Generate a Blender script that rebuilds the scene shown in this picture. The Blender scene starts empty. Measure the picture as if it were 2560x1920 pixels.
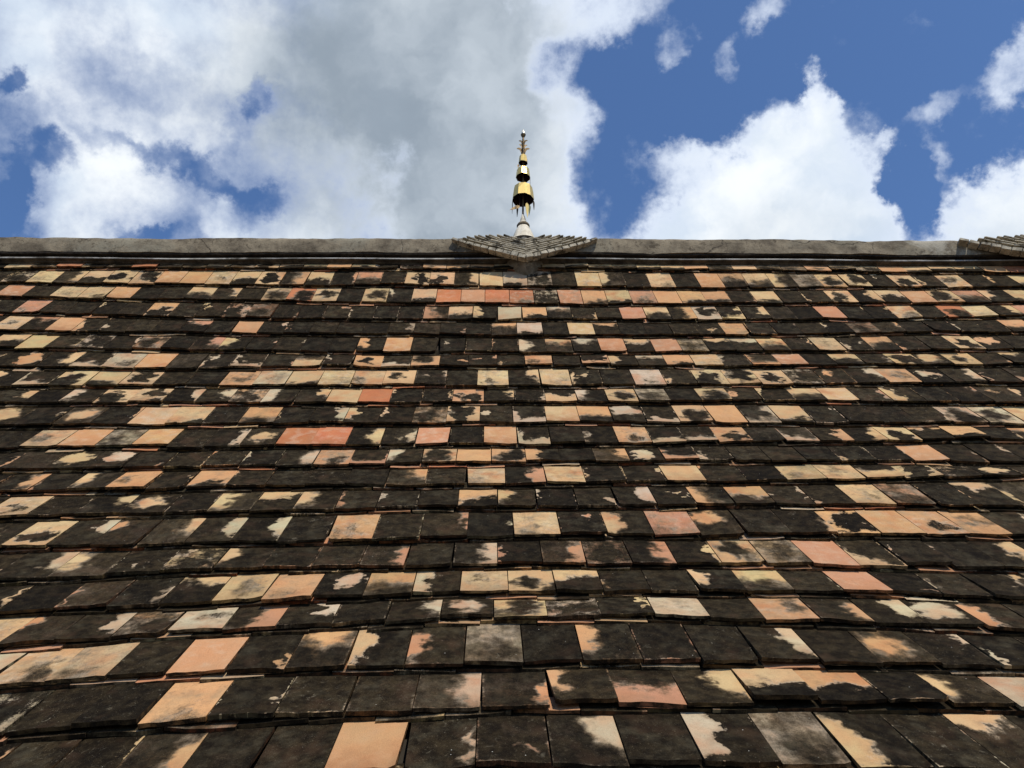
import bpy, bmesh, math, random
from mathutils import Vector, Matrix, noise as mnoise

scene = bpy.context.scene
# ------------------------------------------------------------------ camera
CAM_POS = Vector((0.0, 0.0, 2.4))
cd = bpy.data.cameras.new('camera'); cam = bpy.data.objects.new('camera', cd)
scene.collection.objects.link(cam)
R_ = Matrix(((0.99974, 0.002615, -0.02267), (-0.018323, -0.500178, -0.865729), (-0.013603, 0.865919, -0.5)))
cam.matrix_world = Matrix.Translation(CAM_POS) @ R_.to_4x4()
cd.sensor_fit = 'HORIZONTAL'; cd.sensor_width = 36.0; cd.lens = 36.0 * 2217.0 / 2560.0
cd.clip_start = 0.05; cd.clip_end = 2000
scene.camera = cam

# ------------------------------------------------------------------ light
SUN_EL, SUN_AZ = math.radians(60), math.radians(148)      # azimuth clockwise from +Y (behind the camera, to the right)
sd = Vector((math.sin(SUN_AZ) * math.cos(SUN_EL), math.cos(SUN_AZ) * math.cos(SUN_EL), math.sin(SUN_EL)))
ld = bpy.data.lights.new('sun', 'SUN'); ld.energy = 4.7; ld.angle = math.radians(0.53); ld.color = (1.0, 0.93, 0.81)
sun = bpy.data.objects.new('sun', ld); scene.collection.objects.link(sun)
sun.rotation_euler = (-sd).to_track_quat('-Z', 'Y').to_euler(); sun.location = (3, -4, 12)
vs = scene.view_settings
vs.view_transform = 'Standard'; vs.look = 'None'; vs.exposure = 0.0; vs.gamma = 1.0; vs.use_curve_mapping = False


class NT:
    """small helper to write node trees"""
    def __init__(s, tree): s.t = tree; s.n = tree.nodes; s.l = tree.links
    def node(s, typ, **kw):
        nd = s.n.new(typ)
        for k, v in kw.items(): setattr(nd, k, v)
        return nd
    def put(s, sock, v):
        if v is None: return
        if hasattr(v, 'is_output') or isinstance(v, bpy.types.NodeSocket): s.l.new(v, sock)
        else: sock.default_value = v
    def m(s, op, a, b=None, c=None, clamp=False):
        nd = s.node('ShaderNodeMath', operation=op, use_clamp=clamp)
        s.put(nd.inputs[0], a); s.put(nd.inputs[1], b)
        if c is not None: s.put(nd.inputs[2], c)
        return nd.outputs[0]
    def v(s, op, a, b=None, scale=None):
        nd = s.node('ShaderNodeVectorMath', operation=op)
        s.put(nd.inputs[0], a); s.put(nd.inputs[1], b)
        if scale is not None: s.put(nd.inputs['Scale'], scale)
        return nd.outputs['Value'] if op in ('LENGTH', 'DOT_PRODUCT', 'DISTANCE') else nd.outputs['Vector']
    def noise(s, vec, scale, detail=4, rough=.5, dist=0.0, col=False, dim='3D', w=None):
        nd = s.node('ShaderNodeTexNoise', noise_dimensions=dim)
        s.put(nd.inputs['Vector'], vec); s.put(nd.inputs['Scale'], scale); s.put(nd.inputs['Detail'], detail)
        s.put(nd.inputs['Roughness'], rough); s.put(nd.inputs['Distortion'], dist)
        if w is not None: s.put(nd.inputs['W'], w)
        return nd.outputs['Color' if col else 'Fac']
    def sm(s, x, a, b, lo=0.0, hi=1.0):
        nd = s.node('ShaderNodeMapRange', interpolation_type='SMOOTHSTEP')
        s.put(nd.inputs[0], x); s.put(nd.inputs[1], a); s.put(nd.inputs[2], b); s.put(nd.inputs[3], lo); s.put(nd.inputs[4], hi)
        return nd.outputs[0]
    def mix(s, f, a, b, mode='MIX'):
        nd = s.node('ShaderNodeMix', data_type='RGBA', blend_type=mode)
        s.put(nd.inputs[0], f); s.put(nd.inputs[6], a if not isinstance(a, tuple) else (*a, 1)[:4]); s.put(nd.inputs[7], b if not isinstance(b, tuple) else (*b, 1)[:4])
        return nd.outputs[2]
    def sep(s, v):
        nd = s.node('ShaderNodeSeparateXYZ'); s.put(nd.inputs[0], v); return nd.outputs
    def comb(s, x, y, z):
        nd = s.node('ShaderNodeCombineXYZ'); s.put(nd.inputs[0], x); s.put(nd.inputs[1], y); s.put(nd.inputs[2], z); return nd.outputs[0]
    def attr(s, name): return s.node('ShaderNodeAttribute', attribute_name=name)

CLOUDS=[(-0.438, 0.905, 0.445, 0.091, 1.0), (-0.141, 0.795, 0.256, 0.172, 1.3), (0.036, 0.719, 0.111, 0.099, 1.2), (-0.54, 0.784, 0.217, 0.086, 1.1), (-0.685, 0.772, 0.063, 0.046, 0.6), (0.187, 0.921, 0.154, 0.034, 0.75), (-0.517, 0.663, 0.079, 0.073, 0.8), (-0.455, 0.649, 0.22, 0.059, 0.9), (-0.378, 0.666, 0.03, 0.025, 0.6), (-0.458, 0.745, 0.059, 0.023, 0.3), (-0.297, 0.68, 0.063, 0.046, 0.3), (-0.622, 0.728, 0.058, 0.046, 0.3), (-0.025, 0.874, 0.125, 0.119, 0.5), (0.193, 0.837, 0.047, 0.04, -0.8), (0.193, 0.792, 0.036, 0.045, -0.2), (-0.35, 0.794, 0.032, 0.016, -1.05), (-0.372, 0.768, 0.027, 0.02, -0.5), (-0.427, 0.713, 0.074, 0.014, -0.62), (-0.38, 0.717, 0.026, 0.012, 0.25), (-0.334, 0.704, 0.047, 0.017, -0.78), (-0.349, 0.676, 0.025, 0.012, -0.5), (-0.622, 0.626, 0.021, 0.031, -1.1), (-0.638, 0.666, 0.015, 0.012, -0.4), (-0.665, 0.736, 0.01, 0.012, -1.0), (-0.467, 0.642, 0.036, 0.011, -0.9), (-0.591, 0.673, 0.029, 0.015, -0.9), (-0.528, 0.71, 0.054, 0.013, -0.4), (0.4, 0.663, 0.15, 0.094, 1.6), (0.388, 0.721, 0.089, 0.049, 1.1), (0.487, 0.765, 0.021, 0.034, 1.25), (0.266, 0.672, 0.097, 0.047, 1.1), (0.5, 0.639, 0.059, 0.04, 0.6), (0.502, 0.707, 0.029, 0.023, 0.4), (0.276, 0.753, 0.04, 0.019, 0.8), (0.658, 0.591, 0.097, 0.047, 1.6), (0.667, 0.633, 0.038, 0.029, 0.8), (0.562, 0.648, 0.03, 0.042, -1.3), (0.559, 0.682, 0.027, 0.023, -0.5), (0.161, 0.735, 0.041, 0.055, -0.6), (0.319, 0.788, 0.114, 0.048, -0.4), (0.728, 0.728, 0.049, 0.03, 1.1), (0.624, 0.732, 0.043, 0.016, 0.6), (0.302, 0.868, 0.037, 0.023, 0.7), (0.38, 0.827, 0.021, 0.029, 0.6), (0.446, 0.869, 0.034, 0.018, 0.65), (0.191, 0.779, 0.048, 0.058, 0.62), (0.148, 0.829, 0.038, 0.037, 0.6), (0.589, 0.681, 0.026, 0.03, 0.55), (0.549, 0.721, 0.019, 0.009, 0.5), (0.329, 0.803, 0.052, 0.024, -0.5)]
GREYS=[(-0.144, 0.824, 0.22, 0.134, 1.15), (-0.086, 0.7, 0.171, 0.065, 0.7), (0.015, 0.882, 0.106, 0.079, 0.6), (-0.314, 0.816, 0.086, 0.059, 0.5), (0.397, 0.65, 0.099, 0.045, 0.45), (-0.474, 0.778, 0.085, 0.037, 0.3), (-0.505, 0.611, 0.086, 0.031, 0.3), (0.615, 0.58, 0.07, 0.026, 0.2)]

# ------------------------------------------------------------------ sky: physical sky with broken cumulus by direction
w = bpy.data.worlds.new('World'); scene.world = w; w.use_nodes = True
nt = NT(w.node_tree); nt.n.clear()
sky = nt.node('ShaderNodeTexSky', sky_type='NISHITA', sun_disc=False, sun_elevation=SUN_EL, sun_rotation=SUN_AZ,
              altitude=300, air_density=1.0, dust_density=0.35, ozone_density=10.0)
bg = nt.node('ShaderNodeBackground'); nt.l.new(sky.outputs[0], bg.inputs[0]); bg.inputs[1].default_value = 0.148
tc = nt.node('ShaderNodeTexCoord'); D = nt.v('NORMALIZE', tc.outputs['Generated'])
dx, dy, dz = nt.sep(D)
az = nt.m('ARCTAN2', dx, dy); el = nt.m('ARCSINE', dz)
P0 = nt.comb(az, el, 0.0)
# ragged edges: the direction is pushed about by two scales of noise before the cloud masses are read
w1 = nt.v('SCALE', nt.v('SUBTRACT', nt.noise(D, 9, 5, .6, col=True), (.5, .5, .5)), scale=.11)
w2 = nt.v('SCALE', nt.v('SUBTRACT', nt.noise(D, 38, 6, .65, col=True), (.5, .5, .5)), scale=.045)
PW = nt.v('MULTIPLY', nt.v('ADD', P0, nt.v('ADD', w1, w2)), (1, 1, 0))
def blobs(data, start, k):
    acc = start
    for (a, e, ra, re, amp) in data:
        q = nt.v('DIVIDE', nt.v('SUBTRACT', PW, (a, e, 0)), (ra * 1.15, re * 1.15, 1))
        g = nt.sm(nt.v('LENGTH', q), k, 0.35)
        acc = nt.m('MULTIPLY_ADD', g, amp, acc)
    return acc
low = nt.noise(nt.v('ADD', D, (3.1, 1.7, 5.2)), 2.6, 6, .55)
mid = nt.noise(D, 13, 8, .62)
fine = nt.noise(D, 60, 6, .6)
base = nt.m('MULTIPLY_ADD', nt.m('SUBTRACT', mid, .5), 2.3, -0.62)
base = nt.m('ADD', base, nt.m('MULTIPLY', nt.m('SUBTRACT', low, .5), .5))
base = nt.m('ADD', base, nt.m('MULTIPLY', nt.m('SUBTRACT', fine, .5), .35))
front = nt.sm(dy, .15, -.25)                         # away from the photographed clouds the same broken cumulus goes on from noise alone
base = nt.m('MULTIPLY_ADD', front, nt.m('MULTIPLY_ADD', nt.m('SUBTRACT', low, .5), 4.0, .0), base)
F_ = blobs(CLOUDS, base, 1.35)
alpha = nt.sm(F_, -.45, nt.sm(az, -.12, -.34, .62, 1.55))          # the western clouds are thinner and more veiled
thick = nt.sm(F_, .1, 1.5)
GF = blobs(GREYS, nt.m('MULTIPLY', nt.m('SUBTRACT', low, .5), 1.2), 1.5)
grey = nt.m('MULTIPLY', nt.sm(GF, -.15, 1.45), nt.sm(F_, .1, .9))
lump = nt.noise(nt.v('ADD', D, w1), 7, 5, .5)
white = nt.mix(nt.sm(lump, .35, .65), (.62, .72, .85), (.93, .97, 1.0))
edge = nt.mix(thick, (.70, .78, .92), white)
cc = nt.mix(grey, edge, nt.mix(nt.sm(lump, .34, .66), (.285, .345, .415), (.52, .585, .655)))
bc = nt.node('ShaderNodeBackground'); nt.l.new(cc, bc.inputs[0]); bc.inputs[1].default_value = 1.06
mx = nt.node('ShaderNodeMixShader'); nt.l.new(alpha, mx.inputs[0]); nt.l.new(bg.outputs[0], mx.inputs[1]); nt.l.new(bc.outputs[0], mx.inputs[2])
wo = nt.node('ShaderNodeOutputWorld'); nt.l.new(mx.outputs[0], wo.inputs[0])

# ------------------------------------------------------------------ materials
def mat(name):
    m = bpy.data.materials.new(name); m.use_nodes = True
    t = NT(m.node_tree); b = t.n['Principled BSDF']
    return m, t, b

def bump(t, b, h, strength, dist):
    bp = t.node('ShaderNodeBump'); t.put(bp.inputs['Height'], h); bp.inputs['Strength'].default_value = strength; bp.inputs['Distance'].default_value = dist
    t.l.new(bp.outputs[0], b.inputs['Normal'])

def make_tile_material():
    m, t, b = mat('weathered_clay_tile')
    clay = t.attr('clay'); tuv = t.attr('tuv'); pa = t.attr('pa'); pb = t.attr('pb'); pc = t.attr('pc'); pd = t.attr('pd')
    u, v, butt = t.sep(tuv.outputs['Vector'])
    b0, s1, s2 = t.sep(pb.outputs['Vector']); seed = pb.outputs['Alpha']
    c1x, c1y, r1x = t.sep(pa.outputs['Vector']); r1y = pa.outputs['Alpha']
    c2x, c2y, r2x = t.sep(pc.outputs['Vector']); r2y = pc.outputs['Alpha']
    wob, tone, stain = t.sep(pd.outputs['Vector']); rimv = pd.outputs['Alpha']
    sz = t.m('MULTIPLY', seed, 41.0)
    Q = t.comb(u, t.m('MULTIPLY', v, 1.35), sz)                       # roughly square units, one tile wide
    wc = t.v('SUBTRACT', t.noise(Q, 2.6, 3, .5, col=True), (.5, .5, .5))
    QW = t.v('ADD', t.comb(u, v, 0.0), t.v('MULTIPLY', wc, (.95, .8, 0)))
    def blob(cx, cy, rx, ry, amp, acc):
        q = t.v('DIVIDE', t.v('SUBTRACT', QW, t.comb(cx, cy, 0.0)), t.comb(rx, ry, 1.0))
        q = t.v('MULTIPLY', q, (1, 1, 0))
        g = t.m('MULTIPLY_ADD', t.m('SUBTRACT', 1.0, t.v('LENGTH', q)), 1.15, .5, clamp=True)
        return t.m('MULTIPLY_ADD', g, amp, acc)
    n1 = t.noise(Q, 3.2, 6, .62); n2 = t.noise(Q, 16, 5, .65); n3 = t.noise(Q, 60, 3, .6)
    f = blob(c1x, c1y, r1x, r1y, s1, b0); f = blob(c2x, c2y, r2x, r2y, s2, f)
    f = t.m('ADD', f, t.m('MULTIPLY', t.m('SUBTRACT', n1, .5), wob))
    f = t.m('ADD', f, t.m('MULTIPLY', t.m('SUBTRACT', n2, .5), .95))
    f = t.m('ADD', f, t.m('MULTIPLY', t.m('SUBTRACT', n3, .5), 1.15))
    drift = t.noise(t.node('ShaderNodeNewGeometry').outputs['Position'], 2.6, 4, .6)     # damp patches run across neighbouring tiles
    f = t.m('ADD', f, t.m('MULTIPLY', t.m('SUBTRACT', drift, .5), 1.5))
    drift2 = t.noise(t.node('ShaderNodeNewGeometry').outputs['Position'], 9.0, 4, .6)
    f = t.m('ADD', f, t.m('MULTIPLY', t.m('SUBTRACT', drift2, .5), 1.0))
    streak = t.noise(t.v('MULTIPLY', Q, (9, 1.4, 1)), 1.0, 4, .6)                      # rain runs down the slope
    f = t.m('ADD', f, t.m('MULTIPLY', t.m('SUBTRACT', streak, .5), .8))
    # rim of bare clay along the edges, width by rimv
    eu = t.m('MINIMUM', u, t.m('SUBTRACT', 1.0, u)); ed = t.m('MINIMUM', eu, t.m('MULTIPLY', v, 1.3))
    rim = t.m('MULTIPLY', t.sm(t.m('ADD', ed, t.m('MULTIPLY', t.m('SUBTRACT', n2, .5), .10)), .05, .0), t.m('MULTIPLY', rimv, t.sm(n1, .42, .60)))
    f = t.m('SUBTRACT', f, t.m('MULTIPLY', rim, 1.9))
    soft = t.m('MULTIPLY_ADD', t.m('POWER', t.m('FRACT', t.m('MULTIPLY', seed, 7.77)), 1.5), 1.15, .10)
    mask = t.sm(f, t.m('MULTIPLY', soft, -1.0), t.m('MULTIPLY', soft, 1.15))
    # bare clay
    n5 = t.noise(t.v('ADD', Q, (7, 3, 0)), 1.7, 3, .5)
    warm = t.mix(t.sm(n5, .35, .68), clay.outputs['Color'], t.mix(.35, clay.outputs['Color'], (.46, .20, .085)))
    fire = t.m('FRACT', t.m('MULTIPLY', seed, 3.37))
    warm = t.mix(t.m('MULTIPLY', t.sm(t.noise(t.v('ADD', Q, (3, 8, 0)), 1.3, 4, .55), .45, .75), t.m('MULTIPLY', fire, .85)), warm, (.36, .135, .055))
    warm = t.mix(t.m('MULTIPLY', t.sm(t.m('MULTIPLY_ADD', n1, .9, v), 1.05, .25), t.m('MULTIPLY', t.m('FRACT', t.m('MULTIPLY', seed, 5.9)), .75)), warm, (.22, .105, .050))
    pale = t.mix(t.m('MULTIPLY', tone, t.sm(n1, .45, .70)), warm, (.50, .43, .31))
    grain = t.m('MULTIPLY_ADD', n3, .7, .66)
    lightc = t.mix(1.0, pale, t.comb(grain, grain, grain), 'MULTIPLY')
    pits = t.sm(t.noise(Q, 30, 5, .75), .60, .70)
    lightc = t.mix(t.m('MULTIPLY', pits, .65), lightc, (.12, .085, .055))
    smud = t.m('MULTIPLY', t.sm(t.noise(Q, 6.5, 6, .7, dist=.6), .50, .72), stain)
    lightc = t.mix(t.m('MULTIPLY', smud, .85), lightc, (.085, .066, .042))
    film = t.m('MULTIPLY', t.sm(t.noise(t.v('ADD', Q, (2.7, 0.4, 0)), 2.2, 5, .6), .44, .72), t.m('MULTIPLY_ADD', stain, .6, .12))
    lightc = t.mix(film, lightc, (.20, .165, .105))
    # brown fringe just outside the crust
    lightc = t.mix(t.m('MULTIPLY', t.sm(f, -.55, .10), .5), lightc, (.13, .082, .038))
    # pale lime ring where the lichen thins out
    halo = t.m('MULTIPLY', t.sm(f, -.75, -.15), t.sm(n5, .42, .62))
    lightc = t.mix(t.m('MULTIPLY', halo, .45), lightc, (.50, .44, .33))
    veil = t.m('MULTIPLY', t.sm(f, -1.35, .25), t.sm(t.noise(t.v('ADD', Q, (6.1, 2.9, 0)), 5.0, 6, .7), .34, .66))
    lightc = t.mix(t.m('MULTIPLY', veil, .80), lightc, (.115, .082, .046))
    # black lichen crust
    n6 = t.noise(t.v('ADD', Q, (1.3, 9.1, 0)), 4.5, 6, .68)
    dark = t.mix(t.sm(n6, .38, .68), (.0068, .0044, .0019), (.025, .0175, .0082))
    dark = t.mix(t.m('MULTIPLY', t.sm(n5, .52, .72), .5), dark, (.046, .026, .014))
    sp = t.sm(t.noise(t.v('ADD', Q, (4.4, 2.2, 0)), 48, 5, .75), .60, .72)
    dark = t.mix(t.m('MULTIPLY', sp, t.m('MULTIPLY', t.sm(n1, .34, .56), .95)), dark, (.20, .17, .115))
    gpatch = t.m('MULTIPLY', t.sm(t.noise(t.v('ADD', Q, (8.4, 5.2, 0)), 7, 7, .75, dist=.8), .58, .72), stain)
    dark = t.mix(t.m('MULTIPLY', gpatch, .75), dark, (.19, .165, .115))
    vary = t.m('MULTIPLY_ADD', t.m('FRACT', t.m('MULTIPLY', seed, 13.31)), .9, .62)
    dark = t.mix(1.0, dark, t.comb(vary, vary, vary), 'MULTIPLY')
    haze_ = t.m('MULTIPLY', t.sm(t.noise(t.v('ADD', Q, (9.9, 1.1, 0)), 2.4, 6, .7), .44, .74), t.m('FRACT', t.m('MULTIPLY', seed, 9.7)))
    dark = t.mix(t.m('MULTIPLY', haze_, .55), dark, (.080, .068, .042))
    fleck = t.sm(t.noise(t.v('ADD', Q, (1.4, 6.2, 0)), 26, 5, .8), .585, .66)
    dark = t.mix(t.m('MULTIPLY', fleck, t.m('MULTIPLY', t.sm(n6, .46, .62), .55)), dark, (.16, .130, .085))
    vor = t.node('ShaderNodeTexVoronoi', feature='F1'); t.put(vor.inputs['Vector'], Q); vor.inputs['Scale'].default_value = 9.0
    dot = t.m('MULTIPLY', t.sm(vor.outputs['Distance'], .09, .05), t.sm(t.sep(vor.outputs['Color'])[0], .93, .95))
    dark = t.mix(t.m('MULTIPLY', dot, .8), dark, (.55, .53, .46))
    top = t.mix(mask, lightc, dark)
    # broken lower edge and sides: bare clay body with grime
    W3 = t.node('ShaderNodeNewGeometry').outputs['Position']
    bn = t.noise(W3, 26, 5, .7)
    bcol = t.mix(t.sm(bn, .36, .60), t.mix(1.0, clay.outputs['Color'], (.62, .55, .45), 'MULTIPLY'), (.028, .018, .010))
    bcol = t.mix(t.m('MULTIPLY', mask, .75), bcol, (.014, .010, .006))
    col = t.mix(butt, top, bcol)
    t.l.new(col, b.inputs['Base Color'])
    t.put(b.inputs['Roughness'], t.m('MULTIPLY_ADD', mask, .08, .84)); b.inputs['Specular IOR Level'].default_value = .08
    h = t.m('ADD', t.m('MULTIPLY', mask, .5), t.m('ADD', t.m('MULTIPLY', n3, t.m('MULTIPLY_ADD', mask, .7, .35)), t.m('MULTIPLY', n2, .5)))
    bump(t, b, h, .85, .0045)
    return m

def simple_material(name, c1, c2, scale, rough=.9, c3=None, s3=3.0, bs=.5, bd=.006, detail=7):
    m, t, b = mat(name)
    P = t.node('ShaderNodeNewGeometry').outputs['Position']
    n1 = t.noise(P, scale, detail, .65); n2 = t.noise(P, s3, 6, .62, dist=.5); n3 = t.noise(P, scale * 9, 4, .7)
    col = t.mix(t.sm(n1, .32, .68), c1, c2)
    if c3: col = t.mix(t.sm(n2, .50, .66), col, c3)
    g = t.m('MULTIPLY_ADD', n3, .5, .75); col = t.mix(1.0, col, t.comb(g, g, g), 'MULTIPLY')
    t.l.new(col, b.inputs['Base Color']); b.inputs['Roughness'].default_value = rough; b.inputs['Specular IOR Level'].default_value = .2
    bump(t, b, t.m('ADD', n1, t.m('MULTIPLY', n3, .35)), bs, bd)
    return m

M_TILE = make_tile_material()
M_CAP = simple_material('weathered_cement_ridge', (.085, .068, .046), (.215, .178, .122), 9, c3=(.20, .180, .132), s3=1.7, bs=.7, bd=.010)
def add_spots(m, lo, hi, colr, scale, amt):
    t = NT(m.node_tree); b = t.n['Principled BSDF']; src = b.inputs['Base Color'].links[0].from_socket
    P = t.node('ShaderNodeNewGeometry').outputs['Position']
    n = t.noise(P, scale, 6, .72, dist=.4)
    t.l.new(t.mix(t.m('MULTIPLY', t.sm(n, lo, hi), amt), src, colr), b.inputs['Base Color'])
add_spots(M_CAP, .56, .66, (.040, .030, .018), 15, .75)
add_spots(M_CAP, .57, .66, (.045, .036, .024), 42, .7)
add_spots(M_CAP, .58, .68, (.34, .32, .26), 2.3, .65)
add_spots(M_CAP, .55, .70, (.085, .070, .048), 4.1, .6)
def add_cracks(m):
    t = NT(m.node_tree); b = t.n['Principled BSDF']; src = b.inputs['Base Color'].links[0].from_socket
    P = t.node('ShaderNodeNewGeometry').outputs['Position']
    PWp = t.v('ADD', P, t.v('SCALE', t.noise(P, 3.5, 5, .6, col=True), scale=.28))
    vr = t.node('ShaderNodeTexVoronoi', feature='DISTANCE_TO_EDGE'); t.put(vr.inputs['Vector'], PWp); vr.inputs['Scale'].default_value = 1.6
    k = t.m('MULTIPLY', t.sm(vr.outputs['Distance'], .010, .001), t.sm(t.noise(P, 1.3, 3, .5), .42, .55))
    t.l.new(t.mix(t.m('MULTIPLY', k, .85), src, (.022, .017, .011)), b.inputs['Base Color'])
add_cracks(M_CAP)
M_LEDGE = simple_material('sunlit_edge_moulding', (.16, .15, .13), (.42, .41, .38), 9, bs=.5, c3=(.05, .045, .035), s3=5)  # paler than the moulding, stands in for its sunlit edge
M_MORTAR = simple_material('rough_mortar', (.030, .023, .015), (.105, .082, .055), 18, bs=.9, bd=.012)
M_STONE = simple_material('mossy_grey_brick', (.24, .21, .155), (.46, .41, .31), 22, c3=(.075, .064, .046), s3=14, bs=.8, bd=.006)
add_spots(M_STONE, .56, .66, (.030, .026, .018), 38, .8)
M_MOSS_SHADE = simple_material('black_moss_and_shade', (.012, .009, .006), (.04, .03, .02), 30)  # near-black: mossy joints, and the shade painted under the ridge cap
M_PLINTH = simple_material('stained_plaster', (.10, .075, .045), (.24, .19, .125), 14, c3=(.06, .042, .026), s3=9, bs=.8, bd=.008)
M_WHITE = simple_material('aged_white_stucco', (.46, .41, .31), (.66, .61, .50), 14, c3=(.26, .23, .17), s3=11, bs=.4, bd=.004)
M_DECK = simple_material('dark_roof_deck', (.02, .016, .012), (.035, .028, .02), 8)
M_WALL = simple_material('whitewashed_wall', (.55, .52, .46), (.68, .65, .58), 3)
M_GROUND = simple_material('paved_courtyard', (.16, .14, .12), (.24, .215, .18), 2.0, c3=(.12, .11, .09), s3=.4)

def gold(name, base, dirt, amt, rough):
    m, t, b = mat(name)
    P = t.node('ShaderNodeNewGeometry').outputs['Position']
    n = t.noise(t.v('MULTIPLY', P, (60, 60, 14)), 1.0, 5, .65); k = t.sm(n, .50, .66)
    t.l.new(t.mix(t.m('MULTIPLY', k, amt), base, dirt), b.inputs['Base Color'])
    t.put(b.inputs['Metallic'], t.m('MULTIPLY_ADD', k, -.5 * amt, .75)); t.put(b.inputs['Roughness'], t.m('MULTIPLY_ADD', k, .3, rough))
    bump(t, b, n, .15, .002)
    return m
M_GOLD = gold('gilded_sheet', (.86, .62, .20), (.22, .13, .05), .55, .36)
M_OLDGOLD = gold('tarnished_gilding', (.13, .085, .035), (.05, .035, .02), .8, .5)
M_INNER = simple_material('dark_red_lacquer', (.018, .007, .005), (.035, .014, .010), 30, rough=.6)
M_PALEGOLD = gold('bright_gilding', (.92, .84, .62), (.6, .5, .3), .2, .25)

# ------------------------------------------------------------------ helpers
COL = scene.collection
def link(name, me, material, parent=None, smooth=False):
    if material and not me.materials: me.materials.append(material)
    if smooth:
        for p in me.polygons: p.use_smooth = True
    o = bpy.data.objects.new(name, me); COL.objects.link(o)
    if parent: o.parent = parent
    return o
def obj(name, verts, faces, material, parent=None, smooth=False):
    me = bpy.data.meshes.new(name); me.from_pydata([tuple(v) for v in verts], [], faces); me.update()
    return link(name, me, material, parent, smooth)
def thing(name, label, cat, loc=(0, 0, 0), group=None):
    o = bpy.data.objects.new(name, None); COL.objects.link(o); o.location = loc
    o.empty_display_size = .1; o['label'] = label; o['category'] = cat
    if group: o['group'] = group
    return o
rng = random.Random(11)
U = rng.uniform

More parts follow.
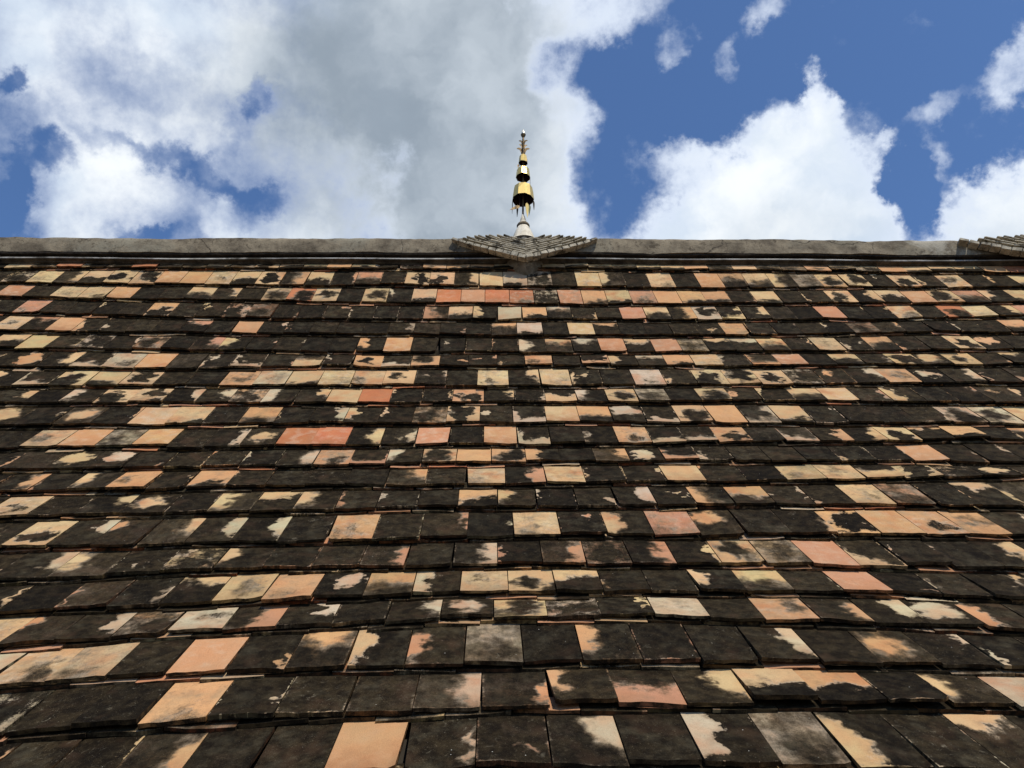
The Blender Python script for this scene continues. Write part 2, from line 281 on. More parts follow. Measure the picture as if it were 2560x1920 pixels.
# ------------------------------------------------------------------ roof data: courses from the ridge down
ROWS=[
 (5.4505,5.4418,5.3929,-3.084,0.130,3.399,[-3.55,-3.386,-3.223,-3.061,-2.9,-2.741,-2.582,-2.424,-2.268,-2.112,-1.957,-1.803,-1.649,-1.496,-1.344,-1.192,-1.04,-0.889,-0.738,-0.587,-0.436,-0.286,-0.135,0.016,0.167,0.318,0.469,0.62,0.772,0.925,1.078,1.231,1.385,1.54,1.695,1.852,2.009,2.167,2.327,2.487,2.649,2.812,2.977,3.143,3.31,3.479,3.65,3.822],
  "d d d y1 o8 r0 y8 o8 r0 y3 y8 y3 y8 y2 y3 y3 o1 y3 d p8 o1 ot o3 w3 w8 yt y3 y3 y3 y3 y3 o0 y8 y0 y8 y8 o1 y8 y8 o0 y3 y3 y3 o0 r0 d d"),
 (5.2623,5.1963,5.1844,-2.998,0.125,3.293,[-3.469,-3.31,-3.152,-2.995,-2.838,-2.681,-2.525,-2.37,-2.215,-2.06,-1.906,-1.753,-1.599,-1.446,-1.294,-1.141,-0.989,-0.837,-0.686,-0.534,-0.383,-0.231,-0.08,0.071,0.222,0.374,0.525,0.676,0.828,0.979,1.131,1.283,1.435,1.587,1.74,1.892,2.046,2.199,2.353,2.507,2.662,2.817,2.973,3.129,3.286,3.443,3.601,3.76],
  "d d d y8 y1 yk y3 y2 y2 o0 o0 y1 y3 y2 o5 y3 d p3 d y2 y2 yk y0 wt w8 d y1 yl d y1 d o0 o3 y3 y6 w8 y2 y2 d y2 d y1 d d yt d d"),
 (5.0678,4.9688,4.9868,-2.908,0.120,3.190,[-3.283,-3.112,-2.943,-2.777,-2.612,-2.45,-2.29,-2.132,-1.975,-1.82,-1.667,-1.515,-1.364,-1.214,-1.065,-0.916,-0.769,-0.622,-0.476,-0.33,-0.184,-0.039,0.107,0.252,0.398,0.543,0.689,0.836,0.983,1.13,1.279,1.428,1.578,1.729,1.882,2.036,2.191,2.348,2.506,2.667,2.829,2.994,3.161,3.331,3.503,3.676],
  "d d p0 d y1 y1 o0 d d y3 yk d y2 r2 y2 d y2 d yt r0 p0 r0 r1 w8 p1 ot yt p1 o0 ot ot d yt d d y2 yk y3 o0 y2 p3 yl yt d d"),
 (4.8521,4.7531,4.7942,-2.808,0.115,3.090,[-3.204,-3.048,-2.893,-2.739,-2.586,-2.434,-2.284,-2.134,-1.986,-1.838,-1.691,-1.544,-1.399,-1.253,-1.109,-0.965,-0.821,-0.678,-0.535,-0.392,-0.25,-0.107,0.035,0.177,0.32,0.462,0.604,0.747,0.89,1.033,1.177,1.321,1.465,1.61,1.756,1.902,2.048,2.196,2.344,2.494,2.644,2.795,2.947,3.101,3.256,3.412,3.568],
  "d d d p1 d d d d o2 d d p8 p8 d d d d d d p6 y3 yl w0 ot wu d d p0 y3 o5 w2 y7 yk d d p0 d d y1 d r2 y1 yk p0 d d"),
 (4.6324,4.5588,4.5910,-2.704,0.111,2.982,[-3.051,-2.901,-2.751,-2.603,-2.455,-2.308,-2.161,-2.015,-1.869,-1.724,-1.579,-1.435,-1.29,-1.147,-1.003,-0.86,-0.717,-0.574,-0.431,-0.288,-0.145,-0.002,0.141,0.284,0.427,0.571,0.714,0.858,1.003,1.147,1.292,1.437,1.583,1.73,1.877,2.024,2.172,2.321,2.471,2.622,2.773,2.925,3.078,3.232,3.387],
  "d d y1 pu o0 d d d d pu d o0 d d d d d d d d d ou wt d y0 ou d d d d o1 d d d d p8 d d d d d o3 d d"),
 (4.4145,4.3501,4.3737,-2.600,0.107,2.866,[-2.995,-2.835,-2.676,-2.519,-2.363,-2.208,-2.055,-1.903,-1.752,-1.602,-1.453,-1.305,-1.158,-1.011,-0.865,-0.72,-0.575,-0.43,-0.286,-0.142,0.002,0.146,0.29,0.434,0.579,0.723,0.868,1.013,1.159,1.306,1.453,1.6,1.749,1.898,2.049,2.2,2.353,2.507,2.663,2.82,2.978,3.138,3.299],
  "d d y3 y0 d w8 d p8 d pk yl d d d d ol o0 d d d d wl yu wu p0 yu p0 y8 yu wu y3 d y1 d o3 d d y2 oc d d d"),
 (4.1752,4.1764,4.1922,-2.484,0.103,2.768,[-2.839,-2.661,-2.485,-2.312,-2.142,-1.975,-1.811,-1.649,-1.489,-1.331,-1.175,-1.021,-0.868,-0.717,-0.566,-0.417,-0.269,-0.121,0.026,0.172,0.318,0.464,0.61,0.756,0.902,1.048,1.194,1.341,1.489,1.638,1.787,1.938,2.089,2.242,2.397,2.554,2.712,2.872,3.035,3.198],
  "d d oc yk w7 w1 o0 d d w7 d y4 d o2 w7 o2 d d d o1 d p7 yl wu ot y1 d o7 p0 d y3 d y2 yc y2 d yu d d"),
 (3.9674,3.9568,3.9645,-2.382,0.098,2.643,[-2.671,-2.496,-2.323,-2.152,-1.984,-1.817,-1.653,-1.49,-1.328,-1.168,-1.009,-0.851,-0.694,-0.537,-0.381,-0.226,-0.071,0.084,0.239,0.393,0.548,0.704,0.859,1.016,1.173,1.33,1.489,1.649,1.81,1.973,2.137,2.303,2.471,2.641,2.814,2.988],
  "d dl w7 y2 yt y2 d d o1 w1 yt y1 y1 y2 d d y1 yk y1 d d w1 d y2 y2 y2 w8 d wk o1 wc wk d d d"),
 (3.7670,3.7674,3.7455,-2.282,0.094,2.522,[-2.686,-2.517,-2.349,-2.183,-2.02,-1.859,-1.699,-1.542,-1.387,-1.233,-1.081,-0.929,-0.779,-0.63,-0.481,-0.333,-0.186,-0.039,0.108,0.254,0.401,0.548,0.695,0.843,0.991,1.14,1.29,1.441,1.593,1.747,1.902,2.059,2.217,2.378,2.541,2.706,2.873],
  "d d yk d wl y2 y2 wk wk o8 wl yk y0 r0 d d o2 d d y4 wl y2 w8 d y2 d d y3 y0 d yl d d d d d"),
 (3.5321,3.5422,3.5183,-2.164,0.089,2.395,[-2.457,-2.282,-2.11,-1.941,-1.774,-1.61,-1.448,-1.287,-1.129,-0.972,-0.817,-0.663,-0.51,-0.357,-0.206,-0.055,0.095,0.245,0.395,0.545,0.695,0.845,0.996,1.148,1.3,1.453,1.608,1.763,1.92,2.079,2.24,2.403,2.567,2.734],
  "d yc d yc d y0 yt d ot d wk yl d o8 y2 d w7 y0 o3 wc w7 y2 o0 w7 yt d d d d w2 w2 y1 d"),
 (3.3006,3.3233,3.3385,-2.047,0.085,2.293,[-2.293,-2.133,-1.975,-1.819,-1.665,-1.512,-1.36,-1.21,-1.06,-0.912,-0.765,-0.618,-0.472,-0.327,-0.182,-0.037,0.107,0.251,0.395,0.539,0.683,0.828,0.972,1.117,1.263,1.409,1.557,1.704,1.853,2.003,2.154,2.307,2.461,2.616],
  "d d y1 o0 w8 o0 d wk yc r0 r0 dk d p0 d o0 w7 d d o1 w7 w7 o2 d w7 dk yk y2 ou ot d ou d"),
 (3.0965,3.1423,3.1272,-1.942,0.081,2.172,[-2.261,-2.097,-1.935,-1.776,-1.62,-1.465,-1.313,-1.162,-1.013,-0.866,-0.72,-0.575,-0.431,-0.288,-0.145,-0.003,0.138,0.28,0.422,0.563,0.706,0.848,0.991,1.136,1.281,1.427,1.575,1.724,1.875,2.028,2.183,2.34,2.498],
  "d d d yc wc d d d d wk o1 p7 wl y2 o0 o2 o6 d dk wc p7 d d d d d d o0 d d d d"),
 (2.8998,2.9405,2.9864,-1.840,0.076,2.091,[-2.161,-2.022,-1.882,-1.74,-1.597,-1.453,-1.308,-1.161,-1.013,-0.864,-0.713,-0.562,-0.41,-0.257,-0.103,0.052,0.207,0.362,0.519,0.675,0.832,0.989,1.146,1.304,1.461,1.618,1.775,1.932,2.088,2.244,2.4],
  "d d dk d yl o1 d ot d d d d ok d y1 pk y1 d d y0 d d y1 y1 y4 y2 y8 yc d d"),
 (2.6682,2.7503,2.7115,-1.719,0.072,1.932,[-1.957,-1.796,-1.636,-1.478,-1.322,-1.168,-1.016,-0.865,-0.715,-0.566,-0.419,-0.272,-0.126,0.02,0.165,0.31,0.455,0.6,0.745,0.89,1.037,1.183,1.331,1.48,1.63,1.781,1.934,2.089,2.244],
  "d y1 d yk yc d yl yu yl d d d o3 yl d d dk d o6 o3 d d y1 p8 d yu d d"),
 (2.4395,2.4992,2.4826,-1.599,0.066,1.798,[-1.869,-1.733,-1.595,-1.454,-1.31,-1.164,-1.015,-0.864,-0.711,-0.556,-0.4,-0.243,-0.085,0.073,0.232,0.39,0.548,0.705,0.861,1.016,1.169,1.32,1.469,1.616,1.759,1.901,2.039],
  "d yl y2 dk d yk dk wk d o1 d d d y1 d yl p1 oc d d o2 o0 o1 o1 d d"),
 (2.2088,2.2937,2.2390,-1.477,0.062,1.655,[-1.684,-1.512,-1.344,-1.181,-1.021,-0.865,-0.713,-0.563,-0.415,-0.27,-0.126,0.017,0.158,0.299,0.44,0.58,0.721,0.863,1.006,1.151,1.297,1.445,1.596,1.75,1.906],
  "d dk yl d y8 yl d d pk d dk d pk p8 pk d y2 y8 p0 y7 d d yk d"),
 (2.0011,2.1058,2.0356,-1.366,0.057,1.534,[-1.519,-1.375,-1.231,-1.088,-0.945,-0.802,-0.66,-0.518,-0.377,-0.236,-0.095,0.046,0.186,0.327,0.467,0.607,0.748,0.889,1.03,1.171,1.312,1.454,1.596,1.738],
  "d d d d yu y1 o1 wc o3 w6 y1 y2 y3 d d yl y3 d p0 d d d d"),
 (1.8145,1.9414,1.8522,-1.266,0.054,1.425,[-1.403,-1.273,-1.139,-1.003,-0.864,-0.723,-0.581,-0.436,-0.291,-0.144,0.004,0.153,0.301,0.45,0.599,0.747,0.895,1.041,1.187,1.33,1.472,1.611],
  "y1 d wk o8 w1 p5 dk d wk wc y2 w8 d w1 d o1 ok wk wc ol d"),
 (1.6085,1.6981,1.6482,-1.155,0.048,1.303,[-1.32,-1.192,-1.06,-0.925,-0.788,-0.648,-0.506,-0.362,-0.217,-0.071,0.077,0.225,0.373,0.521,0.669,0.816,0.962,1.107,1.25,1.391,1.533],
  "w0 y1 y1 d o0 d ou dl dl w8 d dl d d dk d oc d d d"),
 (1.3987,1.4884,1.4567,-1.042,0.043,1.188,[-1.161,-1.034,-0.902,-0.765,-0.624,-0.479,-0.33,-0.179,-0.026,0.129,0.284,0.438,0.591,0.743,0.892,1.038,1.18,1.318],
  "w8 d d o1 d d d dk d ol p4 yk y3 o3 d yl w1"),
 (1.1627,1.2432,1.2061,-0.914,0.038,1.037,[-1.121,-0.995,-0.873,-0.745,-0.612,-0.473,-0.33,-0.183,-0.034,0.117,0.27,0.422,0.573,0.722,0.868,1.01,1.147,1.289],
  "d d d dk d d o0 d d dk d wl w8 dl d yu d"),
]
PROF=[[0.8903,1.8788],[0.96,1.9308],[1.0297,1.9827],[1.0994,2.0347],[1.1691,2.0866],[1.2389,2.1386],[1.3086,2.1905],[1.3783,2.2425],[1.448,2.2944],[1.5177,2.3464],[1.5875,2.3983],[1.6572,2.4503],[1.7269,2.5022],[1.7966,2.5542],[1.8663,2.6061],[1.936,2.6584],[2.0058,2.7119],[2.0755,2.7667],[2.1452,2.8229],[2.2149,2.8804],[2.2846,2.9393],[2.3543,2.9995],[2.4241,3.061],[2.4938,3.124],[2.5635,3.1883],[2.6332,3.2541],[2.7029,3.3214],[2.7726,3.3903],[2.8424,3.4607],[2.9121,3.5328],[2.9818,3.6066],[3.0515,3.6822],[3.1212,3.7597],[3.191,3.8391],[3.2607,3.9206],[3.3304,4.0042],[3.4001,4.09],[3.4698,4.1782],[3.5395,4.2688],[3.6093,4.362],[3.679,4.4579],[3.7487,4.5566],[3.8184,4.6583],[3.8881,4.7632],[3.9578,4.8712],[4.0276,4.9827],[4.0973,5.0978],[4.167,5.2166],[4.2367,5.3394],[4.3064,5.4662],[4.3761,5.5973],[4.4459,5.7329],[4.5156,5.8731],[4.5853,6.0149],[4.655,6.1567],[4.7247,6.2985],[4.7945,6.4403],[4.8642,6.5821],[4.9339,6.724],[5.0036,6.8658]]

def _arc():
    s = [0.0]
    for a, b in zip(PROF, PROF[1:]): s.append(s[-1] + math.hypot(b[0] - a[0], b[1] - a[1]))
    return s
PS = _arc()
def on_roof(s):
    """point (y, z) and slope direction at arc length s of the roof's hollow profile"""
    s = min(max(s, 0.0), PS[-1] - 1e-6)
    lo, hi = 0, len(PS) - 1
    while hi - lo > 1:
        k = (lo + hi) // 2
        if PS[k] <= s: lo = k
        else: hi = k
    a = (s - PS[lo]) / (PS[hi] - PS[lo]); p, q = PROF[lo], PROF[hi]
    y, z = p[0] + (q[0] - p[0]) * a, p[1] + (q[1] - p[1]) * a
    # smoothed direction
    p0, q0 = PROF[max(lo - 1, 0)], PROF[min(hi + 1, len(PROF) - 1)]
    d1 = Vector((q[0] - p[0], q[1] - p[1])).normalized(); d2 = Vector((q0[0] - p0[0], q0[1] - p0[1])).normalized()
    return y, z, (d1 + d2).normalized()
def row_s(i, X):
    sL, s0, sR, XL, X0, XR = ROWS[i][:6]
    x = min(max(X, XL - .35), XR + .35)
    l = sL * (x - X0) * (x - XR) / ((XL - X0) * (XL - XR)) + s0 * (x - XL) * (x - XR) / ((X0 - XL) * (X0 - XR)) + sR * (x - XL) * (x - X0) / ((XR - XL) * (XR - X0))
    return l + .006 * math.sin(X * 1.9 + i * 2.3) + .0035 * math.sin(X * 4.7 + i * 4.1) + .0015 * math.sin(X * 11 + i * 1.7)
XMAX = 5.6
rows = []
for i, r in enumerate(ROWS):
    seams, codes = list(r[6]), r[7].split()
    while seams[-1] < XMAX: seams.append(seams[-1] + .155 + U(-.003, .003)); codes.append('?')
    while seams[0] > -XMAX: seams.insert(0, seams[0] - .155 + U(-.003, .003)); codes.insert(0, '?')
    rows.append((seams, codes))
for k in range(4):                                                    # the courses below the picture's lower edge, down to the eave
    b = ROWS[-1]; d = .235
    ROWS.append((b[0] - d, b[1] - d, b[2] - d, b[3], b[4], b[5], None, None))
    x = -XMAX - U(0, .1); seams = [x]
    while x < XMAX: x += .155 + U(-.003, .003); seams.append(x)
    rows.append((seams, ['?'] * (len(seams) - 1)))
NR = len(rows)

BASE = {'y': (.47, .335, .170), 'o': (.46, .262, .122), 'r': (.39, .130, .058), 'p': (.40, .200, .112), 'w': (.42, .345, .225)}
def tile_look(code):
    if code == '?':
        code = rng.choice(['d'] * 10 + ['y1', 'y2', 'o0', 'yk', 'wl', 'y3', 'o1', 'p1', 'w8', 'y4', 'w7', 'y0'])
    if code == 'd': code = 'dD'
    a, p = code[0], code[1]
    if a == 'd': a = rng.choice('yyowwp')
    c = BASE[a]; k = U(.86, 1.10); c = tuple(min(.85, x * k * U(.95, 1.05)) for x in c)
    b0, s1, s2, wob, tone, stain, rim = -1.0, 0, 0, .9, 0, U(0, .35), 0
    c1, r1, c2, r2 = (.5, .5), (.3, .3), (.5, .5), (.3, .3)
    j = lambda v, d=.1: v + U(-d, d)
    if p == '0': b0 = -1.35; stain = U(0, .2); tone = U(0, .4)
    elif p == '1': b0 = -1.0; s1 = U(.5, 1.0); c1 = (j(.5, .3), j(.3, .3)); r1 = (U(.2, .4), U(.2, .35)); stain = U(.3, .8); tone = U(0, .5)
    elif p == '2': b0 = -1.0; s1 = U(1.7, 2.5); c1 = (j(.5, .16), j(.46, .16)); r1 = (U(.20, .46), U(.20, .44)); s2 = rng.choice([0, 1.2, 2.0]); c2 = (U(.0, 1.0), U(0, .25)); r2 = (U(.15, .45), U(.12, .3)); wob = U(.8, 1.7); stain = U(0, .8)
    elif p == '3': b0 = -1.0; s1 = 2.3; c1 = (j(.5, .2), -.10); r1 = (U(.65, .95), U(.45, .62)); wob = 1.1
    elif p == 't': b0 = -1.05; s1 = 2.2; c1 = (j(.5, .25), -.12); r1 = (U(.5, .9), U(.28, .4)); stain = U(.1, .5)
    elif p == '4': b0 = -1.0; s1 = 2.3; c1 = (j(.5, .2), 1.05); r1 = (U(.65, .95), U(.45, .62))
    elif p == 'u': b0 = 1.0; s1 = -2.3; c1 = (j(.5, .2), 1.08); r1 = (U(.5, .8), U(.36, .5)); rim = .3
    elif p == '7': b0 = 1.0; s1 = -2.2; c1 = (j(.5, .3), -.10); r1 = (U(.6, .9), U(.28, .38)); s2 = rng.choice([0, -1.6]); c2 = (rng.choice([.0, 1.0]), U(.3, .8)); r2 = (.16, .4); rim = .9
    elif p == '5': b0 = -1.0; s1 = 2.3; c1 = (.10, j(.5, .2)); r1 = (U(.38, .5), U(.6, .9))
    elif p == '6': b0 = -1.0; s1 = 2.3; c1 = (.95, j(.5, .2)); r1 = (U(.5, .62), U(.6, .9))
    elif p == 'l': b0 = 1.0; s1 = -2.3; c1 = (.06, j(.6, .2)); r1 = (U(.24, .36), U(.35, .6)); rim = .5
    elif p == 'k': b0 = 1.0; s1 = -2.3; c1 = (.95, j(.6, .2)); r1 = (U(.24, .36), U(.35, .6)); rim = .5
    elif p == 'c': b0 = 1.0; s1 = -2.4; c1 = (j(.5, .12), j(.55, .12)); r1 = (U(.28, .4), U(.22, .36)); rim = .3
    elif p == '8': b0 = -.05; s1 = .7; c1 = (j(.5, .2), j(.3, .2)); wob = 2.0; stain = .8
    else:
        b0 = U(.85, 1.5); wob = U(.4, 1.0); stain = rng.choice([0, .2, .5, .9]); rim = rng.choice([0, 0, .3, .7, 1.0])
        if rng.random() < .42: s1 = -U(1.4, 2.6); c1 = (rng.choice([U(-.02, .06), U(.94, 1.02)]), U(.1, .9)); r1 = (U(.06, .16), U(.15, .45))
        if rng.random() < .12: s2 = -U(1.5, 2.2); c2 = (U(.1, .9), U(.0, .9)); r2 = (U(.08, .18), U(.05, .14))
    return dict(clay=(*c, 1.0), pa=(*c1, *r1), pb=(b0, s1, s2, rng.random()), pc=(*c2, *r2), pd=(wob, tone, stain, rim))

PAINT = ('clay', 'pa', 'pb', 'pc', 'pd')
class TileMesh:
    """collects slabs; each slab is a thin bent clay plate, open underneath where nobody can see"""
    def __init__(s): s.v, s.f, s.uv, s.a = [], [], [], {k: [] for k in PAINT}
    def slab(s, x0, x1, sfun, L, lift0, lift1, th, look, nx, ny, vspan, jit=1.0, rot=0.0):
        n0 = len(s.v); g = []
        sd_ = [U(-1, 1) for _ in range(6)]
        chip = rng.choice([None] * 6 + ['l', 'r']); cs_ = U(.3, 1.6)
        for jy in range(ny + 1):
            row = []
            for ix in range(nx + 1):
                uu, vv = ix / nx, jy / ny
                x = x0 + (x1 - x0) * uu; sb = sfun(x) + rot * (uu - .5)
                if jy == 0:
                    sb += jit * (U(-.0026, .0026) + .0010 * math.sin(uu * 5 + sd_[0] * 3))
                    if chip == 'l' and ix == 0: x += cs_ * U(.002, .008); sb += cs_ * U(.003, .010)
                    if chip == 'r' and ix == nx: x -= cs_ * U(.002, .008); sb += cs_ * U(.003, .010)
                if ix in (0, nx): x += jit * U(-.0008, .0008)
                ss = sb + L * vv
                h = lift0 + (lift1 - lift0) * vv + jit * (.0030 * sd_[1] * (uu - .5) * 2 * (1 - vv) + .0012 * sd_[2] * math.cos(uu * math.pi * 2) * (1 - vv) + U(-.0005, .0005))
                y, z, d = on_roof(ss)
                row.append((Vector((x, y - d.y * h, z + d.x * h)), Vector((0, d.y, -d.x)), uu, vv))
            g.append(row)
        W_ = nx + 1
        def add(p, u_, v_, b_):
            s.v.append(tuple(p)); s.uv.append((u_, v_, b_)); return len(s.v) - 1
        top = [[add(p, uu, vv * vspan, 0.0) for (p, nd, uu, vv) in row] for row in g]
        for jy in range(ny):
            for ix in range(nx):
                s.f.append((top[jy][ix], top[jy][ix + 1], top[jy + 1][ix + 1], top[jy + 1][ix]))
        # edges
        ring = [(0, ix) for ix in range(nx + 1)] + [(jy, nx) for jy in range(1, ny + 1)]
        ring2 = [(jy, 0) for jy in range(ny, -1, -1)]
        def wall(seq):
            e = []
            for (jy, ix) in seq:
                p, nd, uu, vv = g[jy][ix]
                e.append((add(p, uu, vv * vspan, 1.0), add(p + nd * th * U(.9, 1.08), uu, vv * vspan, 1.0)))
            for a, b in zip(e, e[1:]): s.f.append((a[0], a[1], b[1], b[0]))
            return e
        wall(ring[:nx + 1]); wall([(jy, nx) for jy in range(ny + 1)]); wall(ring2)
        # underside
        def low(jy, ix):
            p, nd, uu, vv = g[jy][ix]; return add(p + nd * th, uu, vv * vspan, 1.0)
        q = [low(0, 0), low(ny, 0), low(ny, nx), low(0, nx)]; s.f.append(tuple(q))
        cnt = len(s.v) - n0
        for k in PAINT: s.a[k].extend([look[k]] * cnt)
    def build(s, name, parent):
        me = bpy.data.meshes.new(name); me.from_pydata(s.v, [], s.f); me.update()
        at = me.attributes.new('tuv', 'FLOAT_VECTOR', 'POINT'); at.data.foreach_set('vector', [c for t_ in s.uv for c in t_])
        for k in PAINT:
            at = me.attributes.new(k, 'FLOAT_COLOR', 'POINT'); at.data.foreach_set('color', [c for t_ in s.a[k] for c in t_])
        return link(name, me, M_TILE, parent)

# ------------------------------------------------------------------ ground and building
def box(bm, x0, x1, y0, y1, z0, z1):
    vs_ = [bm.verts.new(p) for p in ((x0, y0, z0), (x1, y0, z0), (x1, y1, z0), (x0, y1, z0), (x0, y0, z1), (x1, y0, z1), (x1, y1, z1), (x0, y1, z1))]
    for f_ in ((0, 3, 2, 1), (4, 5, 6, 7), (0, 1, 5, 4), (1, 2, 6, 5), (2, 3, 7, 6), (3, 0, 4, 7)): bm.faces.new([vs_[i] for i in f_])
def bmobj(name, bm, material, parent=None, smooth=False, bevel=0):
    if bevel: bmesh.ops.bevel(bm, geom=list(bm.edges), offset=bevel, segments=1, affect='EDGES')
    bmesh.ops.recalc_face_normals(bm, faces=bm.faces)
    me = bpy.data.meshes.new(name); bm.to_mesh(me); bm.free(); return link(name, me, material, parent, smooth)

G = 400.0
gr = obj('ground', [(-G, -G, 0), (G, -G, 0), (G, G, 0), (-G, G, 0)], [(0, 1, 2, 3)], M_GROUND); gr['kind'] = 'structure'
ZR = 5.92; YR = 4.56                                                    # ridge
eave_y, eave_z, _d = on_roof(row_s(NR - 1, 0))
bm = bmesh.new(); box(bm, -XMAX + .5, XMAX - .5, eave_y + .75, 2 * (YR + .1) - eave_y - .75, 0, eave_z + .30)
wl = bmobj('temple_wall', bm, M_WALL); wl['label'] = 'whitewashed wall standing under the eaves of the tiled roof'; wl['category'] = 'wall'

roof = thing('temple_roof', 'steep concave roof of blackened and orange flat clay tiles below the cement ridge', 'roof')
# deck under the tiles, and the far slope
dv, df = [], []
S0, S1, ND = row_s(NR - 1, 0) + .02, PS[-1] * 0 + 5.50, 40
for k in range(ND + 1):
    y, z, d = on_roof(S0 + (S1 - S0) * k / ND)
    for X in (-XMAX, XMAX): dv.append((X, y + d.y * .058, z - d.x * .058))
for k in range(ND): df.append((2 * k, 2 * k + 1, 2 * k + 3, 2 * k + 2))
obj('roof_deck', dv, df, M_DECK, roof)
bv = [(x, 2 * (YR + .1) - y, z) for x, y, z in dv]
obj('back_slope', bv, [tuple(reversed(f_)) for f_ in df], M_MORTAR, roof)

# ------------------------------------------------------------------ tiles
def in_view(p):
    v = R_.transposed() @ (Vector(p) - CAM_POS); q = -v.z
    if q <= 0: return None
    x, y = v.x / q * 2217 / 1280, v.y / q * 2217 / 960
    return q if abs(x) < 1.06 and abs(y) < 1.08 else None
plan = []
for i in range(NR):
    seams, codes = rows[i]
    for k in range(len(seams) - 1):
        xc = (seams[k] + seams[k + 1]) / 2; sb = row_s(i, xc)
        pitch = (row_s(i - 1, xc) - sb) if i else (5.50 - sb)
        y, z, d = on_roof(sb + pitch * .4)
        plan.append((in_view((xc, y, z)), i, k, pitch))
seen = sorted([p for p in plan if p[0]], key=lambda p: p[0])
near = {(p[1], p[2]) for p in seen[:300]}
rest = TileMesh(); under = TileMesh()
for q, i, k, pitch in plan:
    seams, codes = rows[i]
    x0, x1 = seams[k] + U(.0006, .0026), seams[k + 1] - U(.0006, .0026)
    dy_, lf = U(-.007, .007), max(0, rng.gauss(.0, .0022))
    if rng.random() < .09: dy_ += U(-.020, .012); lf += U(.002, .008)
    if i == NR - 1: dy_ *= .3
    th = U(.0080, .0115); rot = U(-.008, .008)
    look = tile_look(codes[k])
    L = pitch + .05 if i else .20
    if i == 0: pitch = .085
    close = (i, k) in near
    tm = TileMesh() if close else rest
    big = q is not None and q < 3.4
    tm.slab(x0, x1, lambda X, i=i, dy_=dy_: row_s(i, X) + dy_, L, lf, -.031, th, look, 6 if big else 4, 1, L / pitch, 1.0, rot)
    if close: tm.build('tile', roof)
for i in range(NR):                                                     # the doubled course that peeks out under each row
    seams, _c = rows[i]; x = seams[0] + U(.03, .1)
    while x < seams[-1] - .16:
        wd = U(.146, .158)
        look = tile_look(rng.choice(['d', 'd', 'd', 'd', 'd', 'd', 'd', 'd', 'dk', 'dl', 'y8', 'y7', 'p8', 'w8', 'r8', 'p4', 'w7', 'p7', 'r7', 'yu']))
        out = max(.001, rng.gauss(.009, .006)); th = U(.0085, .012)
        under.slab(x + .001, x + wd - .001, lambda X, i=i, out=out: row_s(i, X) - out, .075, -.0135 - U(0, .003), -.024, th, look, 3, 1, .35, 1.0, U(-.006, .006))
        x += wd
rest.build('tile_field', roof)['kind'] = 'stuff'
under.build('under_tiles', roof)['kind'] = 'stuff'

# ------------------------------------------------------------------ ridge: cement cap, moulding, mortar bed
def dz(X): return -.0026 * X + .004 * math.sin(X * 1.3 + 1) + .003 * math.sin(X * 4.1)
def sweep(name, sec, material, amp, x0=-XMAX, x1=XMAX, step=.03, closed=True, smooth=True, rough_idx=None):
    n = len(sec); v_, f_ = [], []; N = int((x1 - x0) / step)
    for a in range(N + 1):
        X = x0 + (x1 - x0) * a / N
        for b_, (y, z) in enumerate(sec):
            am = amp if rough_idx is None or b_ in rough_idx else amp * .25
            p = Vector((X * 3.3, b_ * 1.7, 0.3)); q_ = Vector((X * 14, b_ * 2.9, 4))
            v_.append((X, y + am * (mnoise.noise(p) + .5 * mnoise.noise(q_)), z + dz(X) + am * (mnoise.noise(p + Vector((0, 9, 3))) + .6 * mnoise.noise(q_ + Vector((3, 0, 8))))))
    for a in range(N):
        for b_ in range(n if closed else n - 1):
            c_ = (b_ + 1) % n; f_.append((a * n + b_, a * n + c_, (a + 1) * n + c_, (a + 1) * n + b_))
    f_.append(tuple(range(n))); f_.append(tuple(reversed([N * n + b_ for b_ in range(n)])))
    o = obj(name, v_, f_, material, roof, smooth)
    bm_ = bmesh.new(); bm_.from_mesh(o.data); bmesh.ops.recalc_face_normals(bm_, faces=bm_.faces); bm_.to_mesh(o.data); bm_.free()
    if smooth:
        o.data.polygons.foreach_set('use_smooth', [True] * len(o.data.polygons))
        try: o.data.set_sharp_from_angle(angle=math.radians(38))
        except Exception: pass
    return o
CAPY, CAPZ0, CAPZ1 = 4.500, 5.972, 6.104
sweep('ridge_cap', [(CAPY, CAPZ0), (CAPY + .001, CAPZ0 + .045), (CAPY + .004, CAPZ0 + .09), (CAPY + .012, CAPZ1 - .012), (CAPY + .030, CAPZ1 + .001), (CAPY + .11, CAPZ1 + .012), (CAPY + .19, CAPZ1), (CAPY + .21, CAPZ0), (CAPY + .06, CAPZ0 - .004)], M_CAP, .0085)
sweep('mossy_soffit_shade', [(CAPY + .006, CAPZ0 - .012), (CAPY + .004, CAPZ0 + .001), (CAPY + .062, CAPZ0 + .001), (CAPY + .062, CAPZ0 - .016)], M_MOSS_SHADE, .003)  # dark mossy strip added to deepen the shade on the cap's soffit
sweep('ridge_core', [(CAPY + .055, 5.86), (CAPY + .055, CAPZ0 + .004), (CAPY + .205, CAPZ0 + .004), (CAPY + .205, 5.80)], M_MORTAR, .002, step=.1, smooth=False)
sweep('ridge_moulding', [(4.562, 5.914), (4.535, 5.917), (4.514, 5.9245), (4.512, 5.930), (4.562, 5.936)], M_MORTAR, .002)
sweep('sunlit_fillet', [(4.520, 5.928), (4.5105, 5.9265), (4.509, 5.932), (4.513, 5.937), (4.524, 5.938)], M_LEDGE, .0012)  # pale strip: sun catching the moulding's edge, put into its colour
sweep('mortar_bed', [(4.566, 5.910), (4.545, 5.911), (4.534, 5.9155), (4.532, 5.921), (4.550, 5.928), (4.566, 5.928)], M_MORTAR, .0042, step=.02)

